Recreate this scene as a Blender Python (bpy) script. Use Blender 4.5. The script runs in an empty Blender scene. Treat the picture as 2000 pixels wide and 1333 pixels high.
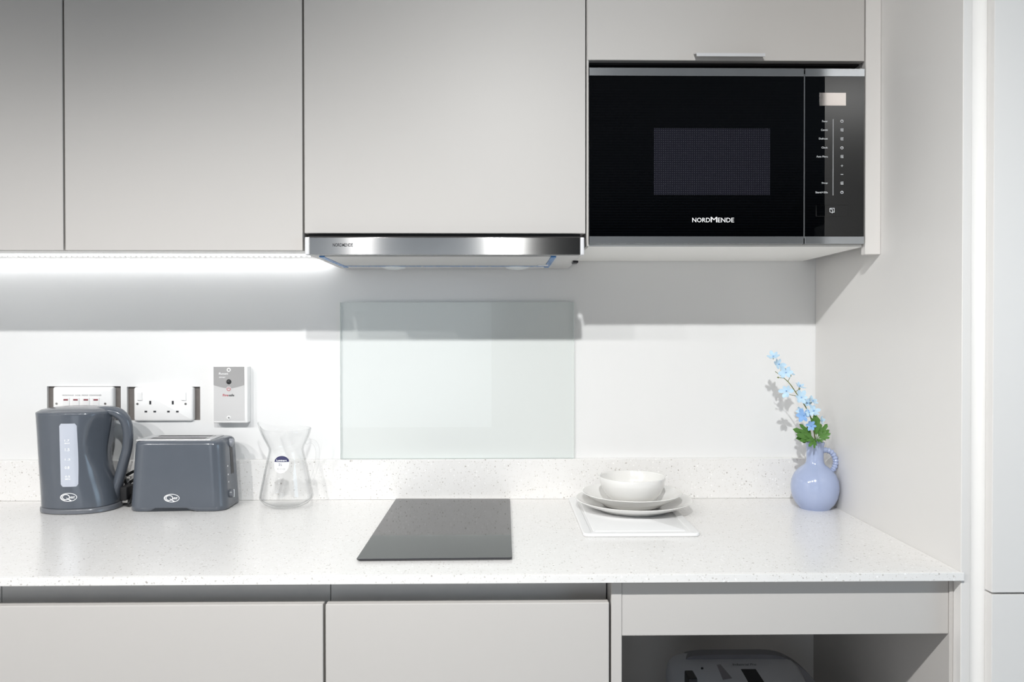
import bpy, bmesh, math, random
from mathutils import Vector, Matrix
from mathutils.bvhtree import BVHTree
random.seed(7)
S = bpy.context.scene
COL = S.collection
R = math.radians

# ------------------------------------------------------------------ camera
F_PX, YAW, PITCH, ROLL = 1523.0, .01471, .00896, .00087      # 2000 x 1333 frame
CAM = Vector((0, -2.0, 1.3205))
FW = Vector((math.sin(YAW)*math.cos(PITCH), math.cos(YAW)*math.cos(PITCH), -math.sin(PITCH)))
_r0 = Vector((math.cos(YAW), -math.sin(YAW), 0)); _u0 = _r0.cross(FW)
RT = math.cos(ROLL)*_r0 - math.sin(ROLL)*_u0
UP = math.sin(ROLL)*_r0 + math.cos(ROLL)*_u0
cd = bpy.data.cameras.new('camera'); cam = bpy.data.objects.new('camera', cd); COL.objects.link(cam)
cd.sensor_width = 36; cd.lens = F_PX/2000*36; cd.clip_start = .05
m = Matrix((RT, UP, -FW)).transposed().to_4x4(); m.translation = CAM; cam.matrix_world = m
S.camera = cam

# ------------------------------------------------------------------ world, lights, exposure
w = bpy.data.worlds.new('world'); S.world = w; w.use_nodes = True
w.node_tree.nodes['Background'].inputs[0].default_value = (.75, .82, .9, 1)
w.node_tree.nodes['Background'].inputs[1].default_value = .15
DOWNLIGHTS = (-1.95, -1.29, -.635, .02)
LIGHT_Y, LIGHT_Z = -2.1, 2.375
# (position along the row, energy, half beam angle, blend, aim of a tilted lamp, colour); the tilted second lamps at two fittings are added for more light
LAMPS = ((-1.95, 62, 83, .5, None, (1, .985, .97)), (-1.29, 32, 83, .5, None, (1, .985, .97)), (-1.29, 44, 31, 1., (-.72, -.5, .72), (1, .985, .965)),
         (-.635, 40, 83, .5, None, (1, .985, .97)), (.02, 46, 83, .5, None, (.95, .99, 1)), (.02, 80, 43, 1., (.52, 0, 1.04), (1, .995, .975)))
for lx, pw, half, bl, aim, lc in LAMPS:
    ld = bpy.data.lights.new('downlight_and_fill', 'SPOT'); ld.energy = pw
    ld.spot_size = R(2*half); ld.spot_blend = bl; ld.shadow_soft_size = .022; ld.color = lc
    lo = bpy.data.objects.new('downlight_and_fill', ld); COL.objects.link(lo)
    lo.location = (lx, LIGHT_Y, LIGHT_Z - .012)
    if aim: lo.rotation_euler = (Vector(aim) - lo.location).to_track_quat('-Z', 'Y').to_euler()
# added fill areas at the far and left walls; cool daylight from the right
for loc, rz, sx, sy, en, lc in (((-1.2, -6.55, 1.15), 0, 2.2, 1.7, 20, (.84, .92, 1)), ((3.15, -2.3, 1.5), 90, 1.6, 1.1, 24, (.58, .80, 1)),
                                ((-2.55, -2.4, 1.3), -90, 1.8, 1.6, 3, (1, .97, .94))):
    ld = bpy.data.lights.new('daylight_and_fill', 'AREA'); ld.shape = 'RECTANGLE'; ld.size = sx; ld.size_y = sy
    ld.energy = en; ld.color = lc
    lo = bpy.data.objects.new('daylight_and_fill', ld); COL.objects.link(lo)
    lo.location = loc; lo.rotation_euler = (R(90), 0, R(rz))
S.view_settings.view_transform = 'Standard'; S.view_settings.look = 'None'
S.view_settings.gamma = 1; S.view_settings.use_curve_mapping = False
S.view_settings.exposure = 0.05
S.cycles.use_denoising = True
S.cycles.max_bounces = 10; S.cycles.diffuse_bounces = 5; S.cycles.glossy_bounces = 4
S.cycles.transparent_max_bounces = 16
S.cycles.caustics_reflective = False; S.cycles.caustics_refractive = False
S.cycles.sample_clamp_indirect = 4

# ------------------------------------------------------------------ pixel -> world (photo is 2000 x 1333)
def ray(px, py): return FW + RT*((px-1000)/F_PX) - UP*((py-666.5)/F_PX)
def W(px, py, d):                      # point at distance d in front of the back wall
    v = ray(px, py); return CAM + v*((2-d)/v.y)
def WZ(px, py, z):
    v = ray(px, py); return CAM + v*((z-CAM.z)/v.z)
def WX(px, py, x):
    v = ray(px, py); return CAM + v*((x-CAM.x)/v.x)

# ------------------------------------------------------------------ materials
def nd(nt, t, **k):
    n = nt.nodes.new(t)
    for a, b in k.items(): setattr(n, a, b)
    return n
def mat(name, col, rough=.5, metal=0., spec=.5, coat=0., var=.03, vscale=18., bump=0., bscale=300., aniso=0., ior=1.5, emit=None, estr=0., rvar=0.):
    M = bpy.data.materials.new(name); M.use_nodes = True; nt = M.node_tree
    b = nt.nodes['Principled BSDF']
    b.inputs['Roughness'].default_value = rough; b.inputs['Metallic'].default_value = metal
    b.inputs['Specular IOR Level'].default_value = spec; b.inputs['IOR'].default_value = ior
    b.inputs['Coat Weight'].default_value = coat; b.inputs['Coat Roughness'].default_value = .08
    tc = nd(nt, 'ShaderNodeTexCoord')
    n = nd(nt, 'ShaderNodeTexNoise'); n.inputs['Scale'].default_value = vscale; n.inputs['Detail'].default_value = 3
    nt.links.new(tc.outputs['Object'], n.inputs['Vector'])
    mx = nd(nt, 'ShaderNodeMix', data_type='RGBA')
    mx.inputs[6].default_value = (*[c*(1-var) for c in col], 1); mx.inputs[7].default_value = (*[min(1, c*(1+var)) for c in col], 1)
    nt.links.new(n.outputs['Fac'], mx.inputs[0]); nt.links.new(mx.outputs[2], b.inputs['Base Color'])
    if rvar:
        mr = nd(nt, 'ShaderNodeMapRange'); mr.inputs['To Min'].default_value = rough-rvar; mr.inputs['To Max'].default_value = rough+rvar
        nt.links.new(n.outputs['Fac'], mr.inputs['Value']); nt.links.new(mr.outputs['Result'], b.inputs['Roughness'])
    if bump:
        n2 = nd(nt, 'ShaderNodeTexNoise'); n2.inputs['Scale'].default_value = bscale
        nt.links.new(tc.outputs['Object'], n2.inputs['Vector'])
        bp = nd(nt, 'ShaderNodeBump'); bp.inputs['Strength'].default_value = bump; bp.inputs['Distance'].default_value = .001
        nt.links.new(n2.outputs['Fac'], bp.inputs['Height']); nt.links.new(bp.outputs['Normal'], b.inputs['Normal'])
    if aniso:
        b.inputs['Anisotropic'].default_value = aniso; b.inputs['Anisotropic Rotation'].default_value = .25
        tg = nd(nt, 'ShaderNodeTangent', direction_type='RADIAL', axis='Z'); nt.links.new(tg.outputs[0], b.inputs['Tangent'])
    if emit:
        b.inputs['Emission Color'].default_value = (*emit, 1); b.inputs['Emission Strength'].default_value = estr
    return M

def quartz(name):
    M = bpy.data.materials.new(name); M.use_nodes = True; nt = M.node_tree; b = nt.nodes['Principled BSDF']
    b.inputs['Roughness'].default_value = .22; b.inputs['Specular IOR Level'].default_value = .75
    tc = nd(nt, 'ShaderNodeTexCoord')
    warp = nd(nt, 'ShaderNodeTexNoise'); warp.inputs['Scale'].default_value = 220
    nt.links.new(tc.outputs['Object'], warp.inputs['Vector'])
    ad = nd(nt, 'ShaderNodeMixRGB', blend_type='ADD'); ad.inputs[0].default_value = .006
    nt.links.new(tc.outputs['Object'], ad.inputs[1]); nt.links.new(warp.outputs['Color'], ad.inputs[2])
    prev = None
    n0 = nd(nt, 'ShaderNodeTexNoise'); n0.inputs['Scale'].default_value = 60; n0.inputs['Detail'].default_value = 6
    nt.links.new(tc.outputs['Object'], n0.inputs['Vector'])
    mx = nd(nt, 'ShaderNodeMix', data_type='RGBA')
    mx.inputs[6].default_value = (.77, .757, .742, 1); mx.inputs[7].default_value = (.83, .82, .807, 1)
    nt.links.new(n0.outputs['Fac'], mx.inputs[0]); prev = mx.outputs[2]
    for sc, thr, cut, colr in ((170, .76, .30, (.56, .54, .51)), (120, .90, .24, (.40, .37, .34)), (290, .72, .33, (.66, .64, .61)), (140, .84, .3, (.92, .91, .90))):
        v = nd(nt, 'ShaderNodeTexVoronoi'); v.inputs['Scale'].default_value = sc
        nt.links.new(ad.outputs[0], v.inputs['Vector'])
        lt = nd(nt, 'ShaderNodeMapRange'); lt.inputs['From Min'].default_value = cut; lt.inputs['From Max'].default_value = cut-.1
        nt.links.new(v.outputs['Distance'], lt.inputs['Value'])
        sp = nd(nt, 'ShaderNodeSeparateColor'); nt.links.new(v.outputs['Color'], sp.inputs[0])
        gt = nd(nt, 'ShaderNodeMath', operation='GREATER_THAN'); gt.inputs[1].default_value = thr
        nt.links.new(sp.outputs[0], gt.inputs[0])
        mu = nd(nt, 'ShaderNodeMath', operation='MULTIPLY'); nt.links.new(lt.outputs[0], mu.inputs[0]); nt.links.new(gt.outputs[0], mu.inputs[1])
        mm = nd(nt, 'ShaderNodeMix', data_type='RGBA'); mm.inputs[7].default_value = (*colr, 1)
        nt.links.new(mu.outputs[0], mm.inputs[0]); nt.links.new(prev, mm.inputs[6]); prev = mm.outputs[2]
    nt.links.new(prev, b.inputs['Base Color'])
    return M

def thin_glass(name, face, edge, power=3.0, rough=.0, ior=1.45):
    M = bpy.data.materials.new(name); M.use_nodes = True; nt = M.node_tree; nt.nodes.remove(nt.nodes['Principled BSDF'])
    out = nt.nodes['Material Output']
    lw = nd(nt, 'ShaderNodeLayerWeight'); lw.inputs['Blend'].default_value = .5
    pw = nd(nt, 'ShaderNodeMath', operation='POWER'); pw.inputs[1].default_value = power
    nt.links.new(lw.outputs['Facing'], pw.inputs[0])
    mx = nd(nt, 'ShaderNodeMix', data_type='RGBA'); mx.inputs[6].default_value = (*face, 1); mx.inputs[7].default_value = (*edge, 1)
    nt.links.new(pw.outputs[0], mx.inputs[0])
    tr = nd(nt, 'ShaderNodeBsdfTransparent'); nt.links.new(mx.outputs[2], tr.inputs[0])
    gl = nd(nt, 'ShaderNodeBsdfGlossy'); gl.inputs['Roughness'].default_value = rough
    p5 = nd(nt, 'ShaderNodeMath', operation='POWER'); p5.inputs[1].default_value = 5      # Schlick reflectance of a thin wall
    nt.links.new(lw.outputs['Facing'], p5.inputs[0])
    fr = nd(nt, 'ShaderNodeMath', operation='MULTIPLY_ADD'); fr.inputs[1].default_value = .9; fr.inputs[2].default_value = ((ior-1)/(ior+1))**2
    nt.links.new(p5.outputs[0], fr.inputs[0])
    ms = nd(nt, 'ShaderNodeMixShader'); nt.links.new(fr.outputs[0], ms.inputs[0])
    nt.links.new(tr.outputs[0], ms.inputs[1]); nt.links.new(gl.outputs[0], ms.inputs[2]); nt.links.new(ms.outputs[0], out.inputs[0])
    return M

def black_glass():
    M = mat('microwave_black_glass', (.004, .005, .007), .02, spec=.55, ior=1.55); nt = M.node_tree; b = nt.nodes['Principled BSDF']
    tc = nd(nt, 'ShaderNodeTexCoord'); wv = nd(nt, 'ShaderNodeTexWave', wave_type='BANDS', bands_direction='Z')
    wv.inputs['Scale'].default_value = 55
    nt.links.new(tc.outputs['Object'], wv.inputs['Vector'])
    mx = nd(nt, 'ShaderNodeMix', data_type='RGBA'); mx.inputs[6].default_value = (.0003, .0004, .0006, 1); mx.inputs[7].default_value = (.0016, .0021, .0028, 1)
    nt.links.new(wv.outputs['Fac'], mx.inputs[0]); nt.links.new(mx.outputs[2], b.inputs['Base Color'])
    return M
def perforated():
    M = mat('microwave_window_mesh', (.02, .02, .03), .08, spec=.5); nt = M.node_tree; b = nt.nodes['Principled BSDF']
    tc = nd(nt, 'ShaderNodeTexCoord'); sx = nd(nt, 'ShaderNodeSeparateXYZ'); nt.links.new(tc.outputs['Object'], sx.inputs[0])
    outs = []
    for ax in (0, 2):
        k = nd(nt, 'ShaderNodeMath', operation='MULTIPLY'); k.inputs[1].default_value = 2*math.pi/.0047; nt.links.new(sx.outputs[ax], k.inputs[0])
        c = nd(nt, 'ShaderNodeMath', operation='COSINE'); nt.links.new(k.outputs[0], c.inputs[0]); outs.append(c)
    s = nd(nt, 'ShaderNodeMath', operation='ADD'); nt.links.new(outs[0].outputs[0], s.inputs[0]); nt.links.new(outs[1].outputs[0], s.inputs[1])
    mr = nd(nt, 'ShaderNodeMapRange'); mr.inputs['From Min'].default_value = .9; mr.inputs['From Max'].default_value = 1.5; nt.links.new(s.outputs[0], mr.inputs['Value'])
    mx = nd(nt, 'ShaderNodeMix', data_type='RGBA'); mx.inputs[6].default_value = (.011, .011, .017, 1); mx.inputs[7].default_value = (.035, .036, .042, 1)
    nt.links.new(mr.outputs[0], mx.inputs[0]); nt.links.new(mx.outputs[2], b.inputs['Base Color'])
    return M

PANELM = mat('end_panel_satin', (.72, .705, .688), .36, spec=.3, var=.012, vscale=3)
GREIGE = mat('cabinet_satin_greige', (.52, .50, .48), .42, spec=.22, var=.012, vscale=3)
WHITEC = mat('carcass_white_melamine', (.88, .87, .845), .45, spec=.3, var=.01)
FILLERM = mat('filler_satin_greige', (.68, .66, .64), .40, spec=.25, var=.012, vscale=3)
GREIGE_C = mat('carcass_greige', (.53, .512, .495), .45, spec=.35, var=.012, vscale=3)
WALLM = mat('backsplash_white_acrylic', (.775, .775, .772), .16, spec=.35, var=.01, vscale=2, rvar=.04)
PAINT = mat('painted_plaster', (.78, .78, .775), .8, spec=.2, var=.02, vscale=4, bump=.1)
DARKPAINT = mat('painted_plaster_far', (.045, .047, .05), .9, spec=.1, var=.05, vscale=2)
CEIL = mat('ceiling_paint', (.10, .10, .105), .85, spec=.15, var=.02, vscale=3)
FLOOR = mat('floor_vinyl', (.62, .61, .60), .45, spec=.4, var=.15, vscale=6)
WHITE_TRIM = mat('white_gloss_trim', (.90, .895, .885), .25, spec=.5, var=.01)
RECESS = mat('bare_recess_backing', (.165, .15, .142), .8, spec=.2, var=.2, vscale=40)
QUARTZ = quartz('speckled_white_quartz')
CHANNEL = mat('handle_channel_grey', (.72, .71, .70), .4, metal=.3, spec=.5, var=.05)
GAP = mat('dark_carcass_edge', (.05, .047, .046), .7, spec=.2)
STEEL = mat('brushed_steel', (.40, .395, .39), .18, metal=1, aniso=1.0, var=.10, vscale=25)
STEELT = mat('brushed_steel_trim', (.42, .44, .46), .13, metal=.75, var=.06, vscale=25)
SILVERP = mat('silver_plastic', (.66, .66, .675), .35, metal=.2, spec=.5)
HOODU = mat('hood_underside_enamel', (.62, .61, .60), .4, metal=.15, spec=.5)
FILM = mat('blue_protective_film', (.05, .20, .48), .25, spec=.6, var=.15, vscale=60)
BGLASS = black_glass(); PERF = perforated()
BLACKP = mat('black_plastic', (.008, .008, .010), .4, spec=.5)
DISPLAY = mat('lcd_display', (.40, .37, .35), .10, metal=.75, spec=.6)
PRINT = mat('grey_white_print', (.62, .64, .66), .6, spec=.2)
PRINTW = mat('white_print', (.92, .92, .93), .5, spec=.2)
PRINTD = mat('dark_print', (.03, .03, .035), .6, spec=.2)
PRINTG = mat('grey_print', (.30, .30, .30), .6, spec=.2)
PRINTR = mat('red_print', (.45, .05, .07), .6, spec=.2)
HOB = mat('hob_black_ceramic_glass', (.012, .0125, .014), .04, spec=.6, ior=1.52)
HOBE = mat('hob_edge', (.02, .02, .026), .25, spec=.5)
PLASTIC = mat('appliance_slate_plastic', (.092, .104, .125), .17, spec=.5, var=.05, vscale=30)
PLASTIC2 = mat('appliance_slate_plastic_matt', (.135, .143, .16), .22, spec=.5, var=.05, vscale=30)
WINDOWP = mat('translucent_level_window', (.50, .53, .60), .25, spec=.5, var=.03)
STEELSLOT = mat('toaster_slot_metal', (.50, .50, .50), .3, metal=.9)
WHITEP = mat('white_switch_plastic', (.84, .835, .83), .22, spec=.5, var=.01)
WHITED = mat('white_matt_plastic', (.80, .795, .79), .4, spec=.4, var=.01)
NEON = mat('red_neon_lens', (.22, .015, .03), .25, spec=.6, var=.3, vscale=300)
METALS = mat('screw_metal', (.45, .44, .42), .3, metal=.9)
MONG = mat('monitor_label_grey', (.34, .335, .335), .5, spec=.3)
MONL = mat('monitor_label_light', (.57, .565, .565), .5, spec=.3)
PORC = mat('white_porcelain', (.77, .762, .742), .12, spec=.5, var=.008)
BOARD = mat('white_polythene_board', (.80, .80, .80), .35, spec=.4, var=.015)
VASE = mat('periwinkle_glaze', (.36, .42, .60), .13, spec=.55, var=.04, vscale=30)
STEMG = mat('stem_green', (.17, .20, .06), .6, spec=.3, var=.2, vscale=60)
LEAFG = mat('leaf_green', (.085, .205, .042), .55, spec=.3, var=.35, vscale=60)
PETAL = mat('pale_blue_petal', (.50, .68, .83), .6, spec=.2, var=.22, vscale=70)
PETAL2 = mat('mid_blue_petal', (.25, .43, .72), .6, spec=.2, var=.25, vscale=70)
GLASSJ = thin_glass('clear_jug_glass', (.995, .996, .996), (.55, .57, .58), 6.5, ior=1.35)
GLASSS = thin_glass('splashback_glass', (.984, .992, .988), (.85, .92, .90), 3, ior=1.25)
GLASSE = mat('glass_edge_green', (.62, .70, .67), .08, spec=.7)
NAVY = mat('navy_label_print', (.03, .03, .10), .5, spec=.3)
LEDM = mat('led_chip', (1, 1, 1), .5, emit=(.96, .98, 1), estr=9)
LEDT = mat('led_tape_diffuser', (.9, .9, .9), .5, emit=(.96, .98, 1), estr=3.8)
LEDM2 = mat('led_chip_front', (1, 1, 1), .5, emit=(.93, .97, 1), estr=1.3)
LEDT2 = mat('led_tape_front', (.9, .9, .9), .5, emit=(.93, .97, 1), estr=.85)
LAMPE = mat('downlight_lens', (1, 1, 1), .4, emit=(1, .965, .925), estr=6)
LENS = mat('frosted_lamp_lens', (.75, .77, .78), .25, spec=.5)
APPG = mat('appliance_grey_plastic', (.50, .51, .54), .35, spec=.5, var=.04)
APPD = mat('appliance_dark_grey_plastic', (.17, .17, .19), .4, spec=.5, var=.04)
TOPM = mat('toaster_top_metal', (.62, .62, .63), .3, metal=.6)
LABELM = mat('label_film', (.86, .86, .87), .6, spec=.2); LABELM.node_tree.nodes['Principled BSDF'].inputs['Alpha'].default_value = .6
LEVERM = mat('lever_grey_plastic', (.26, .27, .30), .35)
CABLE = mat('black_cable', (.010, .010, .011), .45, spec=.4)

# ------------------------------------------------------------------ builders
WL = {}
def tag(o, label=None, cat=None, group=None, kind=None):
    if label: o['label'] = label
    if cat: o['category'] = cat
    if group: o['group'] = group
    if kind: o['kind'] = kind
    return o
def thing(name, label, cat, loc, group=None):
    o = bpy.data.objects.new(name, None); o.empty_display_size = .05; COL.objects.link(o)
    o.location = loc; WL[o.name] = Vector(loc); return tag(o, label, cat, group)
def obj(name, bm, mats, parent=None, smooth=False, ang=35, base=False):
    vs = [v.co for v in bm.verts]
    lo = Vector([min(v[i] for v in vs) for i in range(3)]); hi = Vector([max(v[i] for v in vs) for i in range(3)])
    org = (lo+hi)/2
    if parent is None or base: org.z = lo.z
    for v in bm.verts: v.co -= org
    bmesh.ops.recalc_face_normals(bm, faces=bm.faces[:])
    me = bpy.data.meshes.new(name); bm.to_mesh(me); bm.free()
    for mm in (mats if isinstance(mats, (list, tuple)) else [mats]): me.materials.append(mm)
    if smooth:
        me.polygons.foreach_set('use_smooth', [True]*len(me.polygons)); me.set_sharp_from_angle(angle=R(ang))
    o = bpy.data.objects.new(name, me); COL.objects.link(o)
    if parent: o.parent = parent; o.location = org - WL[parent.name]
    else: o.location = org
    WL[o.name] = org.copy(); return o
def struct(name, bm, m, parent=None, **k):
    o = obj(name, bm, m, parent, **k)
    if parent is None: o['kind'] = 'structure'
    return o
def a_box(bm, lo, hi, bev=0., seg=2, mi=0):
    lo, hi = Vector([min(a, b) for a, b in zip(lo, hi)]), Vector([max(a, b) for a, b in zip(lo, hi)])
    r = bmesh.ops.create_cube(bm, size=1); vs = r['verts']
    for v in vs: v.co = Vector([(lo[i]+hi[i])/2 + v.co[i]*(hi[i]-lo[i]) for i in range(3)])
    fs = set(f for v in vs for f in v.link_faces)
    for f in fs: f.material_index = mi
    if bev:
        es = list(set(e for v in vs for e in v.link_edges))
        bmesh.ops.bevel(bm, geom=es, offset=bev, segments=seg, affect='EDGES', profile=.6, material=mi)
def box(lo, hi, bev=0., seg=2):
    bm = bmesh.new(); a_box(bm, lo, hi, bev, seg); return bm
def pbox(x0, y0, x1, y1, d0, d1, bev=0., seg=2):
    """box whose front face (d0 from the wall) covers the pixels x0..x1, y0..y1"""
    a = W(x0, (y0+y1)/2, d0).x; b = W(x1, (y0+y1)/2, d0).x; xm = (x0+x1)/2
    t = W(xm, y0, d0).z; u = W(xm, y1, d0).z
    return box((a, -d0, u), (b, -d1, t), bev, seg)
def loft(rings, cap0=True, cap1=True, closed=True, bm=None, mi=0):
    bm = bm or bmesh.new(); L = [[bm.verts.new(p) for p in r] for r in rings]; n = len(rings[0])
    for a, b in zip(L, L[1:]):
        for i in range(n if closed else n-1):
            j = (i+1) % n
            f = bm.faces.new((a[i], a[j], b[j], b[i])); f.material_index = mi
    if cap0: bm.faces.new(L[0][::-1]).material_index = mi
    if cap1: bm.faces.new(L[-1]).material_index = mi
    return bm
def lathe(prof, c, n=64, cap0=False, cap1=False, fn=None, bm=None):
    rings = []
    for r, z in prof:
        ring = []
        for i in range(n):
            a = 2*math.pi*i/n; p = Vector((r*math.cos(a), r*math.sin(a), z))
            if fn: p = fn(p, a)
            ring.append(p + Vector(c))
        rings.append(ring)
    return loft(rings, cap0, cap1, bm=bm)
def spline(pts, k=6):
    P = [Vector(p) for p in pts]; P = [2*P[0]-P[1]] + P + [2*P[-1]-P[-2]]; out = []
    for i in range(1, len(P)-2):
        for s in range(k):
            t = s/k; a, b, c, d = P[i-1], P[i], P[i+1], P[i+2]
            out.append(.5*((2*b) + (c-a)*t + (2*a-5*b+4*c-d)*t*t + (3*b-a-3*c+d)*t**3))
    out.append(P[-2]); return out
def lerpl(v, t):
    x = t*(len(v)-1); i = min(int(x), len(v)-2); return v[i]+(v[i+1]-v[i])*(x-i)
def sweep(path, rad, n=12, side=None, bm=None, mi=0, cap=True):
    """tube along path; rad is a list of radii, or of (across, along side) pairs; side = fixed second axis"""
    rings = []; N = len(path); prev = None
    for i, p in enumerate(path):
        t = (path[min(i+1, N-1)] - path[max(i-1, 0)]).normalized()
        if side: b = (side - t*side.dot(t)).normalized()
        else:
            if prev is None: prev = Vector((0, 1, 0)) if abs(t.y) < .9 else Vector((1, 0, 0))
            b = (prev - t*prev.dot(t)).normalized(); prev = b
        a = t.cross(b); q = i/(N-1)
        if isinstance(rad[0], tuple): ra, rb = lerpl([r[0] for r in rad], q), lerpl([r[1] for r in rad], q)
        else: ra = rb = lerpl(rad, q)
        rings.append([p + a*(ra*math.cos(2*math.pi*k/n)) + b*(rb*math.sin(2*math.pi*k/n)) for k in range(n)])
    return loft(rings, cap, cap, bm=bm, mi=mi)
def rrect(hx, hy, r, nc=6, ns=6):
    pts = []
    for cx, cy, a0 in ((1, 1, 0), (-1, 1, 90), (-1, -1, 180), (1, -1, 270)):
        cc = Vector((cx*(hx-r), cy*(hy-r)))
        arc = [cc + Vector((math.cos(R(a0+90*i/nc)), math.sin(R(a0+90*i/nc))))*r for i in range(nc+1)]
        pts += arc
        nx = {0: (-1, 1, 90), 90: (-1, -1, 180), 180: (1, -1, 270), 270: (1, 1, 0)}[a0]
        e = Vector((nx[0]*(hx-r), nx[1]*(hy-r))) + Vector((math.cos(R(nx[2])), math.sin(R(nx[2]))))*r
        for i in range(1, ns): pts.append(arc[-1].lerp(e, i/ns))
    return pts
def slab(cx, cz, hx, hz, r, y0, y1, soft=.001, bm=None, nc=6):
    """rounded-corner plate lying in the wall plane, from y0 (back) to y1 (front, nearer the camera)"""
    rings = []
    for ins, y in ((0, y0), (0, y1+soft), (soft*.35, y1+soft*.35), (soft, y1)):
        rings.append([Vector((cx+p.x, y, cz+p.y)) for p in rrect(hx-ins, hz-ins, max(r-ins, .0004), nc, 1)])
    return loft(rings, bm=bm)

# flat print: 2D polygons in (x, z), laid on a front plane y or onto a surface
def text2d(s, x0, x1, z0, z1, shear=0., bold=0.):
    cu = bpy.data.curves.new('t', 'FONT'); cu.body = s; cu.size = 1; cu.shear = shear; cu.offset = bold; cu.resolution_u = 3
    to = bpy.data.objects.new('t', cu); COL.objects.link(to)
    bpy.context.view_layer.update(); dg = bpy.context.evaluated_depsgraph_get()
    me = bpy.data.meshes.new_from_object(to.evaluated_get(dg))
    V = [(v.co.x, v.co.y) for v in me.vertices]; Fc = [tuple(p.vertices) for p in me.polygons]
    COL.objects.unlink(to); bpy.data.objects.remove(to); bpy.data.curves.remove(cu); bpy.data.meshes.remove(me)
    ax, bx = min(v[0] for v in V), max(v[0] for v in V); az, bz = min(v[1] for v in V), max(v[1] for v in V)
    return [(x0+(v[0]-ax)/(bx-ax)*(x1-x0), z0+(v[1]-az)/max(bz-az, 1e-6)*(z1-z0)) for v in V], Fc
def ring2d(cx, cz, rx, rz, wd, n=40, a0=0, a1=360):
    V = []; Fc = []; m_ = n if a1-a0 >= 360 else n+1
    for i in range(m_):
        a = R(a0+(a1-a0)*i/n); V += [(cx+rx*math.cos(a), cz+rz*math.sin(a)), (cx+(rx-wd)*math.cos(a), cz+(rz-wd)*math.sin(a))]
    for i in range(n):
        j = (i+1) % m_; Fc.append((2*i, 2*j, 2*j+1, 2*i+1))
    return V, Fc
def disc2d(cx, cz, rx, rz, n=20, a0=0, a1=360, rings=5):
    V = [(cx, cz)]; Fc = []; full = a1-a0 >= 360; m_ = n if full else n+1
    for j in range(1, rings+1):
        for i in range(m_): a = R(a0+(a1-a0)*i/n); V.append((cx+rx*j/rings*math.cos(a), cz+rz*j/rings*math.sin(a)))
    for i in range(n): Fc.append((0, 1+i, 1+(i+1) % m_))
    for j in range(rings-1):
        for i in range(n):
            k = (i+1) % m_; p, q = 1+j*m_, 1+(j+1)*m_; Fc.append((p+i, q+i, q+k, p+k))
    return V, Fc
def rect2d(x0, z0, x1, z1, n=1):
    V = []; Fc = []
    for j in range(n+1):
        for i in range(n+1): V.append((x0+(x1-x0)*i/n, z0+(z1-z0)*j/n))
    for j in range(n):
        for i in range(n): a = j*(n+1)+i; Fc.append((a, a+1, a+n+2, a+n+1))
    return V, Fc
def join2d(*parts):
    V = []; Fc = []
    for v, f in parts:
        k = len(V); V += list(v); Fc += [tuple(i+k for i in q) for q in f]
    return V, Fc
def bvh_of(o):
    me = o.data; off = WL[o.name]
    return BVHTree.FromPolygons([v.co+off for v in me.vertices], [tuple(p.vertices) for p in me.polygons])
def decal(name, shape, y, m, parent, lift=.0004, bvh=None, fn=None):
    bm = bmesh.new(); V, Fc = shape; vs = []
    for x, z in V:
        yy = y
        if bvh:
            hit = bvh.ray_cast(Vector((x, -3, z)), Vector((0, 1, 0)))[0]
            yy = hit.y if hit is not None else y
        p = Vector((x, yy-lift, z)); vs.append(bm.verts.new(fn(p) if fn else p))
    for f in Fc:
        try: bm.faces.new([vs[i] for i in f])
        except ValueError: pass
    return obj(name, bm, m, parent)

# ================================================================== ROOM
CT = .9                     # worktop height
XP = .8123                  # left face of the tall end panel
D_UP, D_BASE, D_TOP, D_TALL = .344, .615, .640, .639
X0 = -1.5                   # left end of the run

def wall_back():
    h1 = (W(92, 790, 0).x, W(236, 790, 0).x, W(160, 822, 0).z, W(160, 755, 0).z)
    h2 = (W(248, 790, 0).x, W(391, 790, 0).x, W(320, 821.5, 0).z, W(320, 756, 0).z)
    xs = sorted([-2.6, h1[0], h1[1], h2[0], h2[1], 3.2]); zs = sorted([0, h1[2], h2[2], h2[3], h1[3], 2.4])
    bm = bmesh.new(); G = {}
    def vv(x, y, z):
        k = (round(x, 5), round(y, 5), round(z, 5))
        if k not in G: G[k] = bm.verts.new(k)
        return G[k]
    def hole(x, z): return any(h[0] < x < h[1] and h[2] < z < h[3] for h in (h1, h2))
    for a, b in zip(xs, xs[1:]):
        for c, d in zip(zs, zs[1:]):
            if not hole((a+b)/2, (c+d)/2): bm.faces.new((vv(a, 0, c), vv(b, 0, c), vv(b, 0, d), vv(a, 0, d)))
    for h in (h1, h2):
        for (ax, az), (bx_, bz) in (((h[0], h[2]), (h[1], h[2])), ((h[1], h[2]), (h[1], h[3])), ((h[1], h[3]), (h[0], h[3])), ((h[0], h[3]), (h[0], h[2]))):
            bm.faces.new([bm.verts.new(q) for q in ((ax, 0, az), (bx_, 0, bz), (bx_, .008, bz), (ax, .008, az))])
    a_box(bm, (-2.6, .02, 0), (3.2, .12, 2.4))
    wb = struct('wall_back', bm, WALLM)
    for h in (h1, h2): obj('recess_backing', box((h[0]-.004, .008, h[2]-.004), (h[1]+.004, .012, h[3]+.004)), RECESS, wb)
    return h1, h2
H1, H2 = wall_back()
struct('floor', box((-2.6, -6.6, -.05), (3.2, .12, 0)), FLOOR)
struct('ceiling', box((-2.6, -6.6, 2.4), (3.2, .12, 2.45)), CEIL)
struct('wall_left', box((-2.7, -6.6, 0), (-2.6, .12, 2.4)), PAINT)
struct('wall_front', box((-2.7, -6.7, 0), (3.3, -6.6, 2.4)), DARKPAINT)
bm = bmesh.new()                                             # right wall with the window opening
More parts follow.
